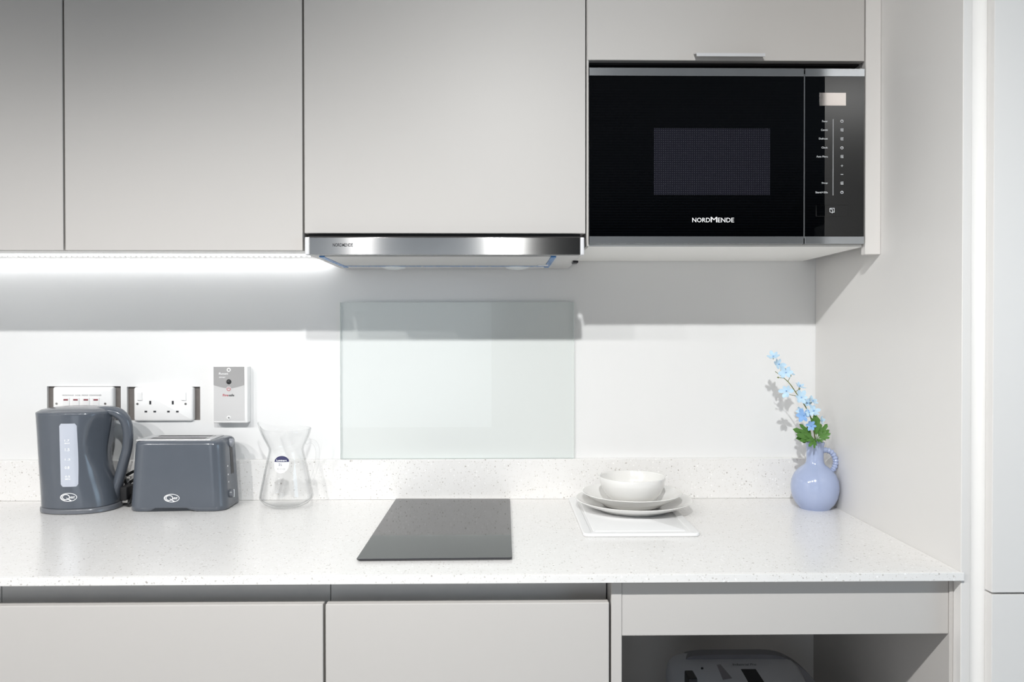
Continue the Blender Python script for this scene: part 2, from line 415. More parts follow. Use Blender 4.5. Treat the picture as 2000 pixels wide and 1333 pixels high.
for lo_, hi_ in (((3.2, -6.6, 0), (3.3, .12, .9)), ((3.2, -6.6, 2.1), (3.3, .12, 2.4)), ((3.2, -6.6, .9), (3.3, -3.15, 2.1)), ((3.2, -1.45, .9), (3.3, .12, 2.1))): a_box(bm, lo_, hi_)
struct('wall_right', bm, PAINT)

# tall end panel, white filler and tall cupboard at the right
zt = 2.25
o = obj('tall_end_panel', box((XP, -.001, 0), (XP+.0165, -D_TALL, zt), .0008, 1), PANELM)
tag(o, 'tall greige end panel closing the worktop run beside the vase', 'panel')
xf1 = W(1922.5, 700, D_TALL-.004).x
struct('trim_1', box((XP+.0168, -D_TALL+.09, 0), (xf1+.012, -D_TALL+.006, zt), .0008, 1), WHITE_TRIM)
t = thing('tall_cupboard', 'tall greige cupboard with two handleless doors beyond the white filler', 'cupboard', (xf1+.3, -.35, 0))
obj('body', box((xf1+.014, -.001, .05), (xf1+.60, -D_TALL+.002, zt)), GREIGE_C, t)
zs1, zs2 = W(1965, 1158.8, .66).z, W(1965, 1162.6, .66).z
obj('door', box((xf1, -D_TALL+.0005, zs1), (xf1+.6, -.659, zt), .0012, 2), PANELM, t)
obj('door', box((xf1, -D_TALL+.0005, .1), (xf1+.6, -.659, zs2), .0012, 2), PANELM, t)
obj('plinth', box((xf1+.014, -.3, 0), (xf1+.6, -.58, .098)), GREIGE_C, t)

# ================================================================== WORKTOP
xr = W(1880.5, 1125, D_TOP).x
XFR = XP + .0001
bm = bmesh.new(); a_box(bm, (X0, -.001, CT-.0147), (XP-.0003, -D_TALL-.0002, CT), .0012, 2)
a_box(bm, (X0, -D_TALL-.0004, CT-.0147), (xr, -D_TALL-.006, CT), .0012, 2)
o = obj('worktop', bm, QUARTZ)
tag(o, 'white speckled quartz worktop running below the wall cupboards', 'worktop')
o = obj('upstand', box((X0, -.0005, CT+.0003), (XP-.0003, -.02, W(640, 899, .02).z), .001, 2), QUARTZ)
tag(o, 'speckled quartz upstand strip along the back of the worktop', 'upstand')

# ================================================================== BASE CABINETS
def base_cabinet(x0, x1, label):
    t = thing('base_cabinet', label, 'cabinet', ((x0+x1)/2, -.3, 0), None)
    zb = CT-.0152
    obj('body', box((x0+.001, -.03, .1), (x1-.001, -D_BASE+.0205, zb-.062)), GREIGE_C, t)
    bm = bmesh.new()                                          # L-shaped finger channel above the door
    a_box(bm, (x0+.0001, -.5, zb-.0612), (x1-.0001, -.562, zb-.0005))
    a_box(bm, (x0+.0001, -.5625, zb-.0612), (x1-.0001, -D_BASE+.0215, zb-.058))
    obj('handle_channel', bm, CHANNEL, t)
    zd = W(900, 1179.5, D_BASE).z
    obj('door', box((x0+.0018, -D_BASE+.0198, .105), (x1-.0018, -D_BASE, zd), .0018, 3), GREIGE, t)
    obj('plinth', box((x0+.001, -.3, 0), (x1-.001, -.55, .098)), GREIGE_C, t)
XB1 = W(633.5, 1250, D_BASE).x; XB2 = W(1192.2, 1250, D_BASE).x
base_cabinet(XB1-.6, XB1-.0006, 'greige base cabinet below the kettle and toaster')
base_cabinet(XB1+.0006, XB2-.0006, 'greige base cabinet directly under the black hob')
base_cabinet(-1.5, XB1-.6012, 'greige base cabinet at the open end of the worktop')

# open appliance niche
XN0, XN1 = W(1194, 1230, D_BASE).x, XP-.0005
t = thing('open_base_unit', 'open greige base unit with a top rail housing a grey appliance', 'cabinet', ((XN0+XN1)/2, -.3, 0))
zb = CT-.0152
xi0, xi1 = W(1214.5, 1230, D_BASE).x, W(1853, 1200, D_BASE).x
obj('side_panel', box((XN0, -.004, 0), (xi0, -D_BASE, zb), .0008, 1), GREIGE, t)
obj('side_panel', box((xi1+.0004, -.004, 0), (XN1, -D_BASE-.002, zb), .0008, 1), GREIGE, t)
obj('top_rail', box((xi0+.0004, -D_BASE+.02, W(1530, 1241, D_BASE).z), (xi1, -D_BASE+.001, zb), .0006, 1), GREIGE, t)
obj('back_panel', box((xi0+.0004, -.004, .1), (xi1, -.012, zb)), PANELM, t)
obj('base_shelf', box((xi0+.0004, -.013, .085), (xi1, -D_BASE+.02, .103)), GREIGE_C, t)

# ================================================================== WALL CABINETS
XU = [W(x, 300, D_UP).x for x in (124.6, 592.4, 1145.2, 1689.6, 1721)]
ZU = W(350, 489.3, D_UP).z                      # bottom of the left doors
ZC = 1.5125                                      # carcass underside
def wall_cabinet(x0, x1, label, zdoor, zbody, zdtop=zt, led=True):
    t = thing('wall_cabinet', label, 'cabinet', ((x0+x1)/2, -.17, zbody))
    obj('body', box((x0+.0006, -.001, zbody), (x1-.0006, -D_UP+.021, zt)), GREIGE_C, t)
    obj('door', box((x0+.0021, -D_UP+.0195, zdoor), (x1-.0021, -D_UP, zdtop), .001, 2), GREIGE, t)
    if led: obj('bottom_panel', box((x0+.0006, -.001, zbody-.003), (x1-.0006, -D_UP+.021, zbody-.0002)), WHITEC, t)
    return t
wall_cabinet(XU[0]-.5, XU[0], 'plain greige wall cabinet cut off by the photo edge', ZU, ZC)
wall_cabinet(XU[0], XU[1], 'narrower greige wall cabinet above the electrical sockets', ZU, ZC)
zh = W(870, 456, D_UP).z
wall_cabinet(XU[1], XU[2], 'wide greige wall cabinet directly above the steel extractor hood', zh, zh+.004, led=False)

# microwave housing
x0, x1 = XU[2], XU[3]
zmb = 1.5075
zfl = W(1415, 118.2, D_UP).z
t = thing('microwave_cabinet', 'greige wall cabinet housing the black built-in microwave, flap above', 'cabinet', ((x0+x1)/2, -.17, zmb))
xm0, xm1 = W(1150.3, 300, D_UP).x, x1-.0006
obj('side_panel', box((x0-.0006+.0012, -.001, zmb), (xm0-.0003, -D_UP+.002, zt), .0005, 1), GREIGE, t)
obj('bottom_panel', box((xm0, -.001, zmb), (xm1, -D_UP+.012, zmb+.012), .0005, 1), WHITEC, t)
obj('inner_shelf', box((xm0, -.001, zfl+.0), (xm1, -D_UP+.03, zfl+.016)), GAP, t)
obj('body', box((xm0, -.001, zfl+.0165), (xm1, -D_UP+.021, zt)), GREIGE_C, t)
obj('side_panel', box((xm1+.0002, -.001, zmb), (x1+.004, -D_UP+.025, zt), .0005, 1), GREIGE_C, t)
fl = obj('flap_door', box((x0+.0021, -D_UP+.0195, zfl), (x1-.0021, -D_UP, zt), .001, 2), GREIGE, t)
bm = bmesh.new()                                             # thin folded edge pull hooked under the flap
hx0, hx1 = W(1357, 112, .356).x, W(1490, 112, .356).x
hz1, hz0 = W(1423, 109.6, .372).z, W(1423, 119.5, .372).z
rings = []
for x in (hx0, hx1):
    rings.append([Vector((x, -.3455, zfl+.014)), Vector((x, -.371, zfl+.006)), Vector((x, -.372, zfl-.001)), Vector((x, -.3705, zfl-.001)), Vector((x, -.3695, zfl+.0045)), Vector((x, -.3455, zfl+.0125))])
obj('edge_pull', loft(rings), SILVERP, fl)
# filler between microwave cabinet and tall panel
zf = W(1705, 497, D_UP).z
o = obj('filler_strip', box((XU[3]+.001, -D_UP+.019, zf), (XP-.0004, -D_UP, zt), .0008, 1), FILLERM)
tag(o, 'narrow vertical filler strip between microwave and tall end panel', 'filler')

# ================================================================== MICROWAVE
DM = .3465
mx0, mx1 = W(1151, 300, DM).x, W(1688, 300, DM).x
mz1, mz0 = W(1420, 133.5, DM).z, W(1420, 476.5, DM).z
xs = W(1570.8, 300, DM).x
t = thing('microwave', 'black glass built-in microwave with steel trims and touch controls', 'microwave', ((mx0+mx1)/2, -.2, zmb+.013))
obj('body', box((mx0+.004, -.02, zmb+.0128), (mx1-.004, -DM+.016, mz1+.004)), BLACKP, t)
tz1, tz0 = W(1420, 148.6, DM).z, W(1420, 462.3, DM).z
dr = obj('door', box((mx0, -DM+.0155, mz0), (xs-.0012, -DM, mz1), .0006, 1), BGLASS, t)
cp = obj('control_panel', box((xs+.0012, -DM+.0155, mz0), (mx1, -DM, mz1), .0006, 1), BGLASS, t)
for p, a, b in ((dr, mx0, xs-.0013), (cp, xs+.0013, mx1)):
    obj('trim_strip', box((a, -DM-.0001, tz1), (b, -DM-.0012, mz1), .0003, 1), STEELT, p)
    obj('trim_strip', box((a, -DM-.0001, mz0), (b, -DM-.0012, tz0), .0003, 1), STEELT, p)
bm = box((xs-.001, -DM+.008, mz0+.012), (xs+.001, -DM-.0004, mz1-.012)); obj('divider_edge', bm, STEELT, t)
wx0, wx1, wz1, wz0 = W(1277, 316, DM).x, W(1504, 316, DM).x, W(1390, 251, DM).z, W(1390, 381, DM).z
obj('door_window', box((wx0, -DM-.0001, wz0), (wx1, -DM-.0005, wz1)), PERF, dr)
decal('lettering', join2d(*[text2d(s_, W(a, 430, DM).x, W(b, 430, DM).x, W(1390, 434.5, DM).z, W(1390, y_, DM).z, bold=.006) for s_, a, b, y_ in (('NORD', 1352, 1386.6, 425.7), ('M', 1388, 1400.6, 424), ('ENDE', 1402, 1433.5, 425.7))]), -DM, PRINTW, dr)
obj('display', box((W(1601, 194, DM).x, -DM-.0001, W(1626, 206.5, DM).z), (W(1652, 194, DM).x, -DM-.0006, W(1626, 181.5, DM).z)), DISPLAY, cp)
xl = W(1627, 300, DM).x
decal('scale_line', rect2d(xl-.0005, W(1627, 382, DM).z, xl+.0005, W(1627, 233, DM).z), -DM, PRINT, cp)
labels = [(237, 'Power', 11), (254, 'Combi', 13), (271, 'Defrost', 17), (288.5, 'Clock', 12), (306, 'Auto Menu', 22), (358, 'Stop', 12), (376, 'Start/+30s', 24)]
for y, s, wd in labels:
    decal('lettering', text2d(s, W(1616.5-wd, y, DM).x, W(1616.5, y, DM).x, W(1616, y+1.9, DM).z, W(1616, y-1.9, DM).z, bold=.01), -DM, PRINT, cp)
for i, y in enumerate((237, 254, 271.5, 289, 306, 324, 341, 358, 376)):
    c = W(1644.3, y, DM); k = 1.05/1000
    if i == 5: sh = join2d(rect2d(c.x-2.2*k, c.z-.5*k, c.x+2.2*k, c.z+.5*k), rect2d(c.x-.5*k, c.z-2.2*k, c.x+.5*k, c.z+2.2*k))
    elif i == 6: sh = rect2d(c.x-2.6*k, c.z-.6*k, c.x+2.6*k, c.z+.6*k)
    elif i in (0, 3, 8): sh = join2d(ring2d(c.x, c.z, 3.2*k, 3.0*k, 1.0*k, 20), rect2d(c.x-.5*k, c.z, c.x+.5*k, c.z+2*k))
    else: sh = join2d(*[rect2d(c.x-3*k, c.z+q*k-.55*k, c.x+3*k, c.z+q*k+.55*k) for q in (-2.3, 0, 2.3)], rect2d(c.x-3*k, c.z-2.8*k, c.x-2*k, c.z+2.8*k))
    decal('touch_symbol', sh, -DM, PRINT, cp)
bt = obj('open_button', box((W(1593.5, 412, DM).x, -DM-.0001, W(1625, 423, DM).z), (W(1656, 412, DM).x, -DM-.0011, W(1625, 401, DM).z), .0004, 1), BGLASS, cp)
c = W(1624.5, 411.5, DM); k = .00105
V = [(c.x-5*k, c.z+4.2*k), (c.x+1.2*k, c.z+2.4*k), (c.x+1.2*k, c.z-6*k), (c.x-5*k, c.z-3*k)]
def frame2d(V, s=.78):
    g = (sum(v[0] for v in V)/len(V), sum(v[1] for v in V)/len(V)); n = len(V)
    I = [(g[0]+(v[0]-g[0])*s, g[1]+(v[1]-g[1])*s) for v in V]
    return V+I, [(i, (i+1) % n, n+(i+1) % n, n+i) for i in range(n)]
V2 = [(c.x-4.6*k, c.z+5*k), (c.x+5*k, c.z+5*k), (c.x+5*k, c.z-4.2*k), (c.x+1.6*k, c.z-4.2*k), (c.x+1.6*k, c.z-2.8*k), (c.x+3.8*k, c.z-2.8*k), (c.x+3.8*k, c.z+3.9*k), (c.x-4.6*k, c.z+3.9*k)]
decal('door_symbol', join2d(frame2d(V, .68), (V2, [tuple(range(8))])), -DM-.0011, PRINT, t)

# ================================================================== EXTRACTOR HOOD
DH = .362
hx0, hx1 = W(594.8, 480, DH).x, W(1141.5, 480, DH).x
hz1, hz0 = W(870, 464, DH).z, W(870, 498, DH).z
t = thing('extractor_hood', 'slim brushed steel extractor hood with blue film edges above the hob', 'hood', ((hx0+hx1)/2, -.18, hz0))
ex0, ex1 = W(604.3, 480, DH).x, W(1133, 480, DH).x
fp = obj('front_panel', box((ex0, -DH+.018, hz0), (ex1, -DH, hz1), .0007, 2), STEEL, t)
for a, b in ((hx0, ex0-.0002), (ex1+.0002, hx1)):
    obj('end_cap', box((a, -DH+.022, hz0), (b, -DH+.0015, hz1+.001), .0025, 3), SILVERP, t)
obj('underside', box((hx0+.004, -.004, hz0+.001), (hx1-.004, -DH+.0185, hz0+.012)), HOODU, t)
obj('body', box((hx0+.0008, -.004, hz0+.0125), (hx1-.006, -DH+.03, zh+.0035)), GAP, t)
zu = hz0
def hp(px, py): q = WZ(px, py, zu); return q
fx0, fx1 = ex0+.025, ex1-.06
fy0, fy1 = -DH+.03, -.115
obj('grease_filter', box((fx0, fy0, zu-.0015), (fx1, fy1, zu+.0009), .0005, 1), HOODU, t)
for lo_, hi_ in (((fx0-.012, fy0+.002, zu-.002), (fx0-.0005, fy1+.05, zu+.0008)), ((fx1+.0005, fy0+.002, zu-.002), (fx1+.012, fy1+.05, zu+.0008)),
                 ((fx0, fy1+.0005, zu-.002), (fx1, fy1+.016, zu+.0008))):
    tag(obj('protective_film', box(lo_, hi_), FILM, t), 'blue protective film strip')
obj('lamp_panel', box((fx0, fy1+.0165, zu-.0015), (fx1, fy1+.075, zu+.0009), .0005, 1), SILVERP, t)
for px in (770, 1010):
    q = W(px, 521, .075); c = (q.x, -.078, zu-.0016)
    obj('lamp_lens', lathe([(.0, -.007), (.012, -.0062), (.026, -.003), (.030, 0), (.030, .0005)], c, 32, False, False), LENS, t, smooth=True, ang=60)
q = W(1066, 511, .25)
obj('filter_latch', box((q.x-.012, -.155, zu-.0035), (q.x+.012, -.135, zu-.0016), .0004, 1), WHITED, t)
q = W(1124, 511, .22)
obj('switch', box((q.x-.006, -.225, zu-.004), (q.x+.006, -.19, zu+.0009), .0008, 1), BLACKP, t)
decal('lettering', text2d('NORDMENDE', W(650, 479, DH).x, W(689, 479, DH).x, W(670, 482, DH).z, W(670, 475.5, DH).z, bold=.015), -DH, PRINTD, fp)

# ================================================================== LED STRIP
t = thing('led_strip', 'glowing white LED strip fixed below the wall cabinets', 'light', (-.9, -.05, ZC))
lx0, lx1 = XU[0]-.5+.01, XU[1]-.006
ZL = ZC-.0032
for d_ in (.0165, .150):
    obj('tape', box((lx0, -d_+.007, ZL-.0035), (lx1, -d_-.007, ZL)), LEDT if d_ < .1 else LEDT2, t)
    bm = bmesh.new(); n = int((lx1-lx0)/.0125)
    for i in range(n):
        x = lx0+.006+i*.0125; a_box(bm, (x-.0025, -d_+.003, ZL-.0060), (x+.0025, -d_-.003, ZL-.0036))
    o = obj('led_chips', bm, LEDM if d_ < .1 else LEDM2, t); o['kind'] = 'stuff'

# downlights in the ceiling (seen in reflections)
for lx, lab in zip(DOWNLIGHTS, ('over the open end of the worktop', 'over the kettle', 'over the glass jug', 'over the hob')):
    t = thing('downlight', 'recessed white ceiling downlight in front of the cabinets ' + lab, 'light', (lx, LIGHT_Y, 2.385), 'ceiling downlights over the kitchen run')
    obj('bezel', lathe([(.034, .014), (.034, .004), (.046, .002), (.046, .0145)], (lx, LIGHT_Y, 2.385), 32), WHITED, t, smooth=True)
    obj('lens', lathe([(.0, .0085), (.033, .0085), (.033, .0095), (0, .0095)], (lx, LIGHT_Y, 2.385), 24), LAMPE, t)

# ================================================================== GLASS SPLASHBACK
bm = bmesh.new()
gx0, gx1 = W(664.5, 750, .0085).x, W(1121, 750, .0085).x
gz1, gz0 = W(890, 591, .0085).z, W(640, 899, .02).z+.0004
a_box(bm, (gx0, -.0012, gz0), (gx1, -.0075, gz1))
for f in bm.faces:
    if abs(f.normal.y) < .5: f.material_index = 1
o = obj('glass_splashback', bm, [GLASSS, GLASSE])
tag(o, 'clear greenish glass splashback pane on the wall behind the hob', 'splashback')

# ================================================================== SOCKETS, SWITCHES, MONITOR
def plate(px0, py0, px1, py1, name, label, cat):
    d = .012; a, b = W(px0, py0, d), W(px1, py1, d)
    cx, cz, hx, hz = (a.x+b.x)/2, (a.z+b.z)/2, abs(b.x-a.x)/2, abs(a.z-b.z)/2
    t = thing(name, label, cat, (cx, .008, cz-hz))
    obj('face_plate', slab(cx, cz, hx, hz, .006, .0078, -.010, .004), WHITEP, t, smooth=True, ang=50)
    return t, cx, cz, hx, hz
FP = -.010
def screw(t, px, py):
    q = W(px, py, .01)
    s = obj('screw', lathe([(0, 0), (.0032, 0), (.0032, .0012), (.0026, .0016), (0, .0016)], (0, 0, 0), 16), METALS, t)
    s.rotation_euler = (R(90), 0, 0); s.location = Vector((q.x, FP+.0004, q.z)) - WL[t.name]
    obj('slot', box((q.x-.0024, FP-.0013, q.z-.0004), (q.x+.0024, FP-.0017, q.z+.0004)), PRINTD, t)
t, cx, cz, hx, hz = plate(101.5, 756.5, 218.8, 824, 'appliance_switch_plate', 'white four-gang appliance switch plate behind the kettle', 'switch plate')
for px, s, a, b in ((128.5, 'MICROWAVE', 122, 144), (147.5, 'HOB', 147.5, 157), (168, 'FRIDGE', 160, 172), (187, 'DISHWASHER', 175, 198.5)):
    decal('lettering', text2d(s, W(a, 772, .01).x, W(b, 772, .01).x, W(160, 774, .01).z, W(160, 771.2, .01).z), FP, PRINTG, t)
for i, px in enumerate((128.5, 147.5, 167.7, 187)):
    q = W(px, 790, .012)
    rk = obj('rocker_switch', box((q.x-.0085, FP+.001, W(px, 803, .012).z), (q.x+.0085, FP-.0025, W(px, 777.5, .012).z), .0008, 2), WHITEP, t)
    q2 = W(px, 781.5, .0125)
    tag(obj('neon_lens', box((q2.x-.0057, FP-.0025, q2.z-.0018), (q2.x+.0057, FP-.0032, q2.z+.0018), .0003, 1), NEON, rk), 'dark red neon lens')
screw(t, 110.5, 789); screw(t, 205.5, 789)
t, cx, cz, hx, hz = plate(260, 757, 375.3, 823.5, 'double_socket', 'white double power socket in a grey recess above the toaster', 'socket')
for px, py, w_, h_ in ((293.5, 787, 1.9, 3.6), (337.5, 787, 1.9, 3.6), (285, 804.5, 2.6, 1.7), (302.3, 804.5, 2.6, 1.7), (329, 804.5, 2.6, 1.7), (346.5, 804.5, 2.6, 1.7)):
    q = W(px, py, .01); k = .00127
    obj('pin_hole', box((q.x-w_*k, FP+.001, q.z-h_*k), (q.x+w_*k, FP-.0003, q.z+h_*k)), PRINTD, t)
for px in (272.5, 358.5):
    q = W(px, 774.5, .012)
    obj('rocker_switch', box((q.x-.0062, FP+.001, q.z-.0105), (q.x+.0062, FP-.003, q.z+.0105), .001, 2), WHITEP, t)
screw(t, 268.5, 789.5); screw(t, 362.5, 789.5)
# hob monitor
d = .026; a, b = W(417, 716, d), W(483.5, 826.5, d)
cx, cz, hx, hz = (a.x+b.x)/2, (a.z+b.z)/2, (b.x-a.x)/2, (a.z-b.z)/2
t = thing('hob_monitor', 'grey and white wall sensor box with a black dome on the splashback', 'sensor', (cx, 0, cz-hz))
obj('housing', slab(cx, cz, hx, hz, .003, -.0005, -.026, .0015), WHITED, t, smooth=True)
lx0, lx1, lz1, lz0 = W(417.5, 770, d).x, W(477.5, 770, d).x, W(447, 716.8, d).z, W(447, 822, d).z
fpl = obj('label_panel', box((lx0, -.0262, lz0), (lx1, -.0268, lz1), .0002, 1), MONL, t)
zc = W(447, 752.5, d).z; n = 16; V = [(lx0, lz1), (lx1, lz1)]
for i in range(n+1):
    u_ = 1-2*i/n; V.append(((lx0+lx1)/2+u_*(lx1-lx0)/2, zc-.0085*(1-abs(u_)**1.6)))
decal('label_band', (V, [tuple(range(len(V)))]), -.0268, MONG, fpl)
for py in (723, 816.5):
    q = W(447, py, d)
    s = obj('screw_collar', lathe([(0, 0), (.0055, 0), (.0055, .0012), (.0045, .002), (0, .002)], (0, 0, 0), 20), WHITED, t)
    s.rotation_euler = (R(90), 0, 0); s.location = Vector((q.x, -.0268, q.z)) - WL[t.name]
    decal('screw_head', disc2d(q.x+.0006, q.z+.0003, .0023, .0023), -.0288, PRINTG, t)
q = W(447.2, 746.2, d)
s = obj('sensor_dome', lathe([(.0078, 0), (.0074, .0028), (.006, .0055), (.0038, .0074), (.0016, .0082), (0.0, .0083)], (0, 0, 0), 24), mat('black_dome_plastic', (.03, .03, .032), .2), t, smooth=True, ang=80)
s.rotation_euler = (R(90), 0, 0); s.location = Vector((q.x, -.0268, q.z)) - WL[t.name]
q = W(447, 760.5, d)
decal('symbol_disc', disc2d(q.x, q.z, .0068, .0068), -.0270, MONL, fpl)
decal('power_symbol', join2d(ring2d(q.x, q.z, .0048, .0048, .0013, 24, 125, 415), rect2d(q.x-.0006, q.z+.0005, q.x+.0006, q.z+.0052)), -.0273, PRINTR, fpl)
decal('lettering', text2d('Fire', W(435.5, 772, d).x, W(446, 772, d).x, W(447, 774.6, d).z, W(447, 770, d).z, bold=.02), -.0268, PRINTR, fpl)
decal('lettering', text2d('safe', W(446.8, 772, d).x, W(457.8, 772, d).x, W(447, 774.6, d).z, W(447, 770, d).z, bold=.02), -.0268, PRINTD, fpl)
decal('lettering', text2d('Reset', W(428, 730, d).x, W(446, 730, d).x, W(436, 732.3, d).z, W(436, 728, d).z), -.0270, PRINTW, fpl)
decal('lettering', text2d('timer', W(428, 737, d).x, W(441, 737, d).x, W(436, 738.6, d).z, W(436, 735.5, d).z), -.0270, PRINTW, fpl)

# ================================================================== HOB
bm = bmesh.new()
hpts = [WZ(695.5, 1092.8, CT+.0052), WZ(1000.5, 1090, CT+.0052), WZ(996, 974.3, CT+.0052), WZ(773.5, 974.3, CT+.0052)]
hpts = [p + (Vector((0, 0, 0))) for p in hpts]
for p in hpts: p.y = min(p.y, -.0215)
def poly_plate(pts, z0, z1, bev):
    g = sum((Vector((p.x, p.y, 0)) for p in pts), Vector())/len(pts)
    rs = []
    for z, ins in ((z0, .004), (z1-bev*1.6, .0), (z1-bev*.5, .0), (z1, bev)):
        ring = []
        for i, p in enumerate(pts):
            a = (pts[i-1]-p); b = (pts[(i+1) % len(pts)]-p); a.z = b.z = 0; a.normalize(); b.normalize()
            c = Vector((p.x, p.y, 0)) + (a+b)*ins; r = .004
            for tt in (a*r, (a+b)*r*.29, b*r): ring.append(Vector((c.x+tt.x, c.y+tt.y, z)))
        rs.append(ring)
    return loft(rs)
bm = poly_plate(hpts, CT+.0003, CT+.0052, .0008)
bm.faces.ensure_lookup_table()
for f in bm.faces:
    f.normal_update()
    if abs(f.normal.z) < .9: f.material_index = 1
o = obj('hob', bm, [HOB, HOBE])
tag(o, 'slim black glass two-zone hob set on the white worktop', 'hob')

# ================================================================== CHOPPING BOARD, PLATES, BOWL
b0, b1 = WZ(1140, 1042, CT+.009), WZ(1370, 1042, CT+.009)
bx0, bx1, by0, by1 = b0.x, b1.x, b0.y, -.03
bcx, bcy, bhx, bhy = (bx0+bx1)/2, (by0+by1)/2, (bx1-bx0)/2, (by1-by0)/2
rs = []
for ins, z in ((.002, CT+.0003), (0, CT+.002), (0, CT+.0060), (.001, CT+.0073), (.002, CT+.0075), (.016, CT+.0075), (.018, CT+.0057), (.023, CT+.0057), (.025, CT+.0075)):
    rs.append([Vector((bcx+p.x, bcy+p.y, z)) for p in rrect(bhx-ins, bhy-ins, max(.012-ins, .004), 6, 1)])
o = obj('chopping_board', loft(rs), BOARD, None, smooth=True)
tag(o, 'white plastic chopping board with a juice groove under the plates', 'chopping board')
BZ = CT+.0077
pc = W(1238, 975, .165); PC = (pc.x, -.165)
def plate_prof(r, h, foot):
    return [(0, .0025), (foot*.9, .0025), (foot*.92, 0), (foot, 0), (foot*1.03, .0022), (r*.72, h*.30), (r*.9, h*.66), (r*.985, h*.95), (r, h), (r*.992, h+.0012), (r*.975, h+.0006), (r*.88, h*.74), (r*.70, h*.42), (foot*.95, .0048), (0, .0045)]
o = obj('dinner_plate', lathe(plate_prof(.1365, .024, .085), (PC[0], PC[1], BZ), 96), PORC, smooth=True, ang=60)
tag(o, 'large white dinner plate resting on the chopping board', 'plate')
SZ = BZ+.0050
p2 = (PC[0]-.0045, PC[1]+.001)
def side_fn(p, a): return p
o = obj('side_plate', lathe(plate_prof(.1165, .029, .070), (p2[0], p2[1], SZ+.0056), 96), PORC, smooth=True, ang=60)
tag(o, 'smaller white side plate stacked between dinner plate and bowl', 'plate')
BWZ = SZ+.0056+.0052
rb, hb = .0778, .061
prof = [(0, .003), (.036, .003), (.037, 0), (.043, 0), (.0455, .004), (.058, .0115), (.068, .025), (.0745, .042), (rb, hb-.001), (rb-.0006, hb), (rb-.0018, hb), (rb-.0030, hb-.002), (.0715, .042), (.0645, .026), (.050, .014), (.030, .0075), (0, .0062)]
o = obj('bowl', lathe(prof, (p2[0]+.001, p2[1], BWZ), 96), PORC, smooth=True, ang=60)
tag(o, 'deep white porcelain bowl on top of the plate stack', 'bowl')

# ================================================================== VASE AND FLOWERS
vq = WZ(1593, 998, CT); VC = Vector((W(1591.5, 945, .135).x, -.135, CT))
k = (2-.135)/F_PX
prof = [(0, .0035), (.029, .0035), (.031, 0), (.0345, 0), (.037, .003), (.046, .014), (.0525, .028), (.0553, .044), (.0555, .055), (.0535, .069), (.0475, .083), (.039, .0935), (.030, .1005), (.0235, .1055), (.0205, .111), (.0197, .120), (.0196, .138), (.0205, .150), (.0220, .1565), (.0226, .1585), (.0215, .1598), (.0195, .158), (.0175, .150), (.017, .120), (.020, .108), (.045, .085), (.050, .05), (.03, .008), (0, .007)]
t = thing('vase', 'periwinkle blue ceramic jug vase with a round belly by the tall panel', 'vase', VC)
obj('body', lathe(prof, VC, 72), VASE, t, smooth=True, ang=50)
hpth = spline([W(px, py, .135) for px, py in ((1601, 883), (1612, 879.5), (1624, 884), (1631, 896), (1631.5, 908), (1626, 919), (1615, 927))], 10)
for i, p in enumerate(hpth): pass
rads = [.0062+.0010*math.sin(i*1.35) for i in range(len(hpth))]
obj('handle', sweep(hpth, rads, 14), VASE, t, smooth=True, ang=70)

FD = .150
t = thing('flower_stem', 'artificial blue delphinium spray with green leaves leaning from the vase', 'flower', (VC.x, VC.y, CT+.02))
sp = spline([(VC.x, VC.y, CT+.016), W(1592, 880, .137)] + [W(px, py, dd) for px, py, dd in ((1590, 845, .145), (1583, 815, FD), (1572, 793, FD), (1555, 768, FD), (1539, 746, FD), (1514, 726, FD))], 6)
obj('stem', sweep(sp, [.0016, .0016, .0015, .0013, .0011, .0007], 8), STEMG, t, smooth=True)
def floret(px, py, dd, rad, tilt, az, pal, seed):
    rnd = random.Random(seed); c = W(px, py, dd); bm = bmesh.new()
    ax = Vector((math.sin(az)*math.cos(tilt), -math.cos(az)*math.cos(tilt), math.sin(tilt))).normalized()
    u_ = ax.cross(Vector((0, 0, 1))).normalized(); v_ = ax.cross(u_)
    for i in range(6):
        a = 2*math.pi*i/6 + rnd.uniform(-.22, .22); L = rad*rnd.uniform(.8, 1.15); wd = L*.30; cup = rnd.uniform(.12, .45)
        e = u_*math.cos(a)+v_*math.sin(a); s_ = ax.cross(e)
        rows = []
        for q, ww, hgt in ((.06, .12, 0), (.3, .62, .10), (.58, 1., .42), (.82, .78, .85), (1., .12, 1.1)):
            cc = c + e*(L*q) + ax*(cup*L*hgt*q)
            rows.append([bm.verts.new(cc - s_*wd*ww + ax*.10*wd*ww), bm.verts.new(cc - ax*.06*wd), bm.verts.new(cc + s_*wd*ww + ax*.10*wd*ww)])
        for r1, r2 in zip(rows, rows[1:]):
            for j in (0, 1): bm.faces.new((r1[j], r1[j+1], r2[j+1], r2[j]))
    k0 = len(bm.faces)
    sweep([c-ax*.002, c+ax*.001, c+ax*.0035], [.0012, .0017, .0008], 6, bm=bm, mi=1)
    sweep(spline([c-ax*.001, c-ax*.006-Vector((0, 0, .002))], 2), [.0009, .0007], 5, bm=bm, mi=2)
    obj('floret', bm, [pal, PETAL2, STEMG], t, smooth=True, ang=80)
FL = [(1510, 697, 0, .0140, .9, -.4), (1521, 712, -.004, .0165, .35, .3), (1535, 728, .004, .0165, .2, -.2), (1529, 722, -.012, .012, .1, .9), (1543, 727, -.008, .013, .5, 1.0),
      (1536, 764, .006, .0165, .05, -.6), (1562, 755, -.006, .014, 1.0, .5), (1565, 777, .010, .0180, .4, .0), (1587, 784, -.002, .0165, .7, .8), (1577, 788, -.012, .013, .5, -.3)]
for i, (px, py, dd, rr, ti, az) in enumerate(FL): floret(px, py, FD+dd, rr, ti, az, PETAL, i)
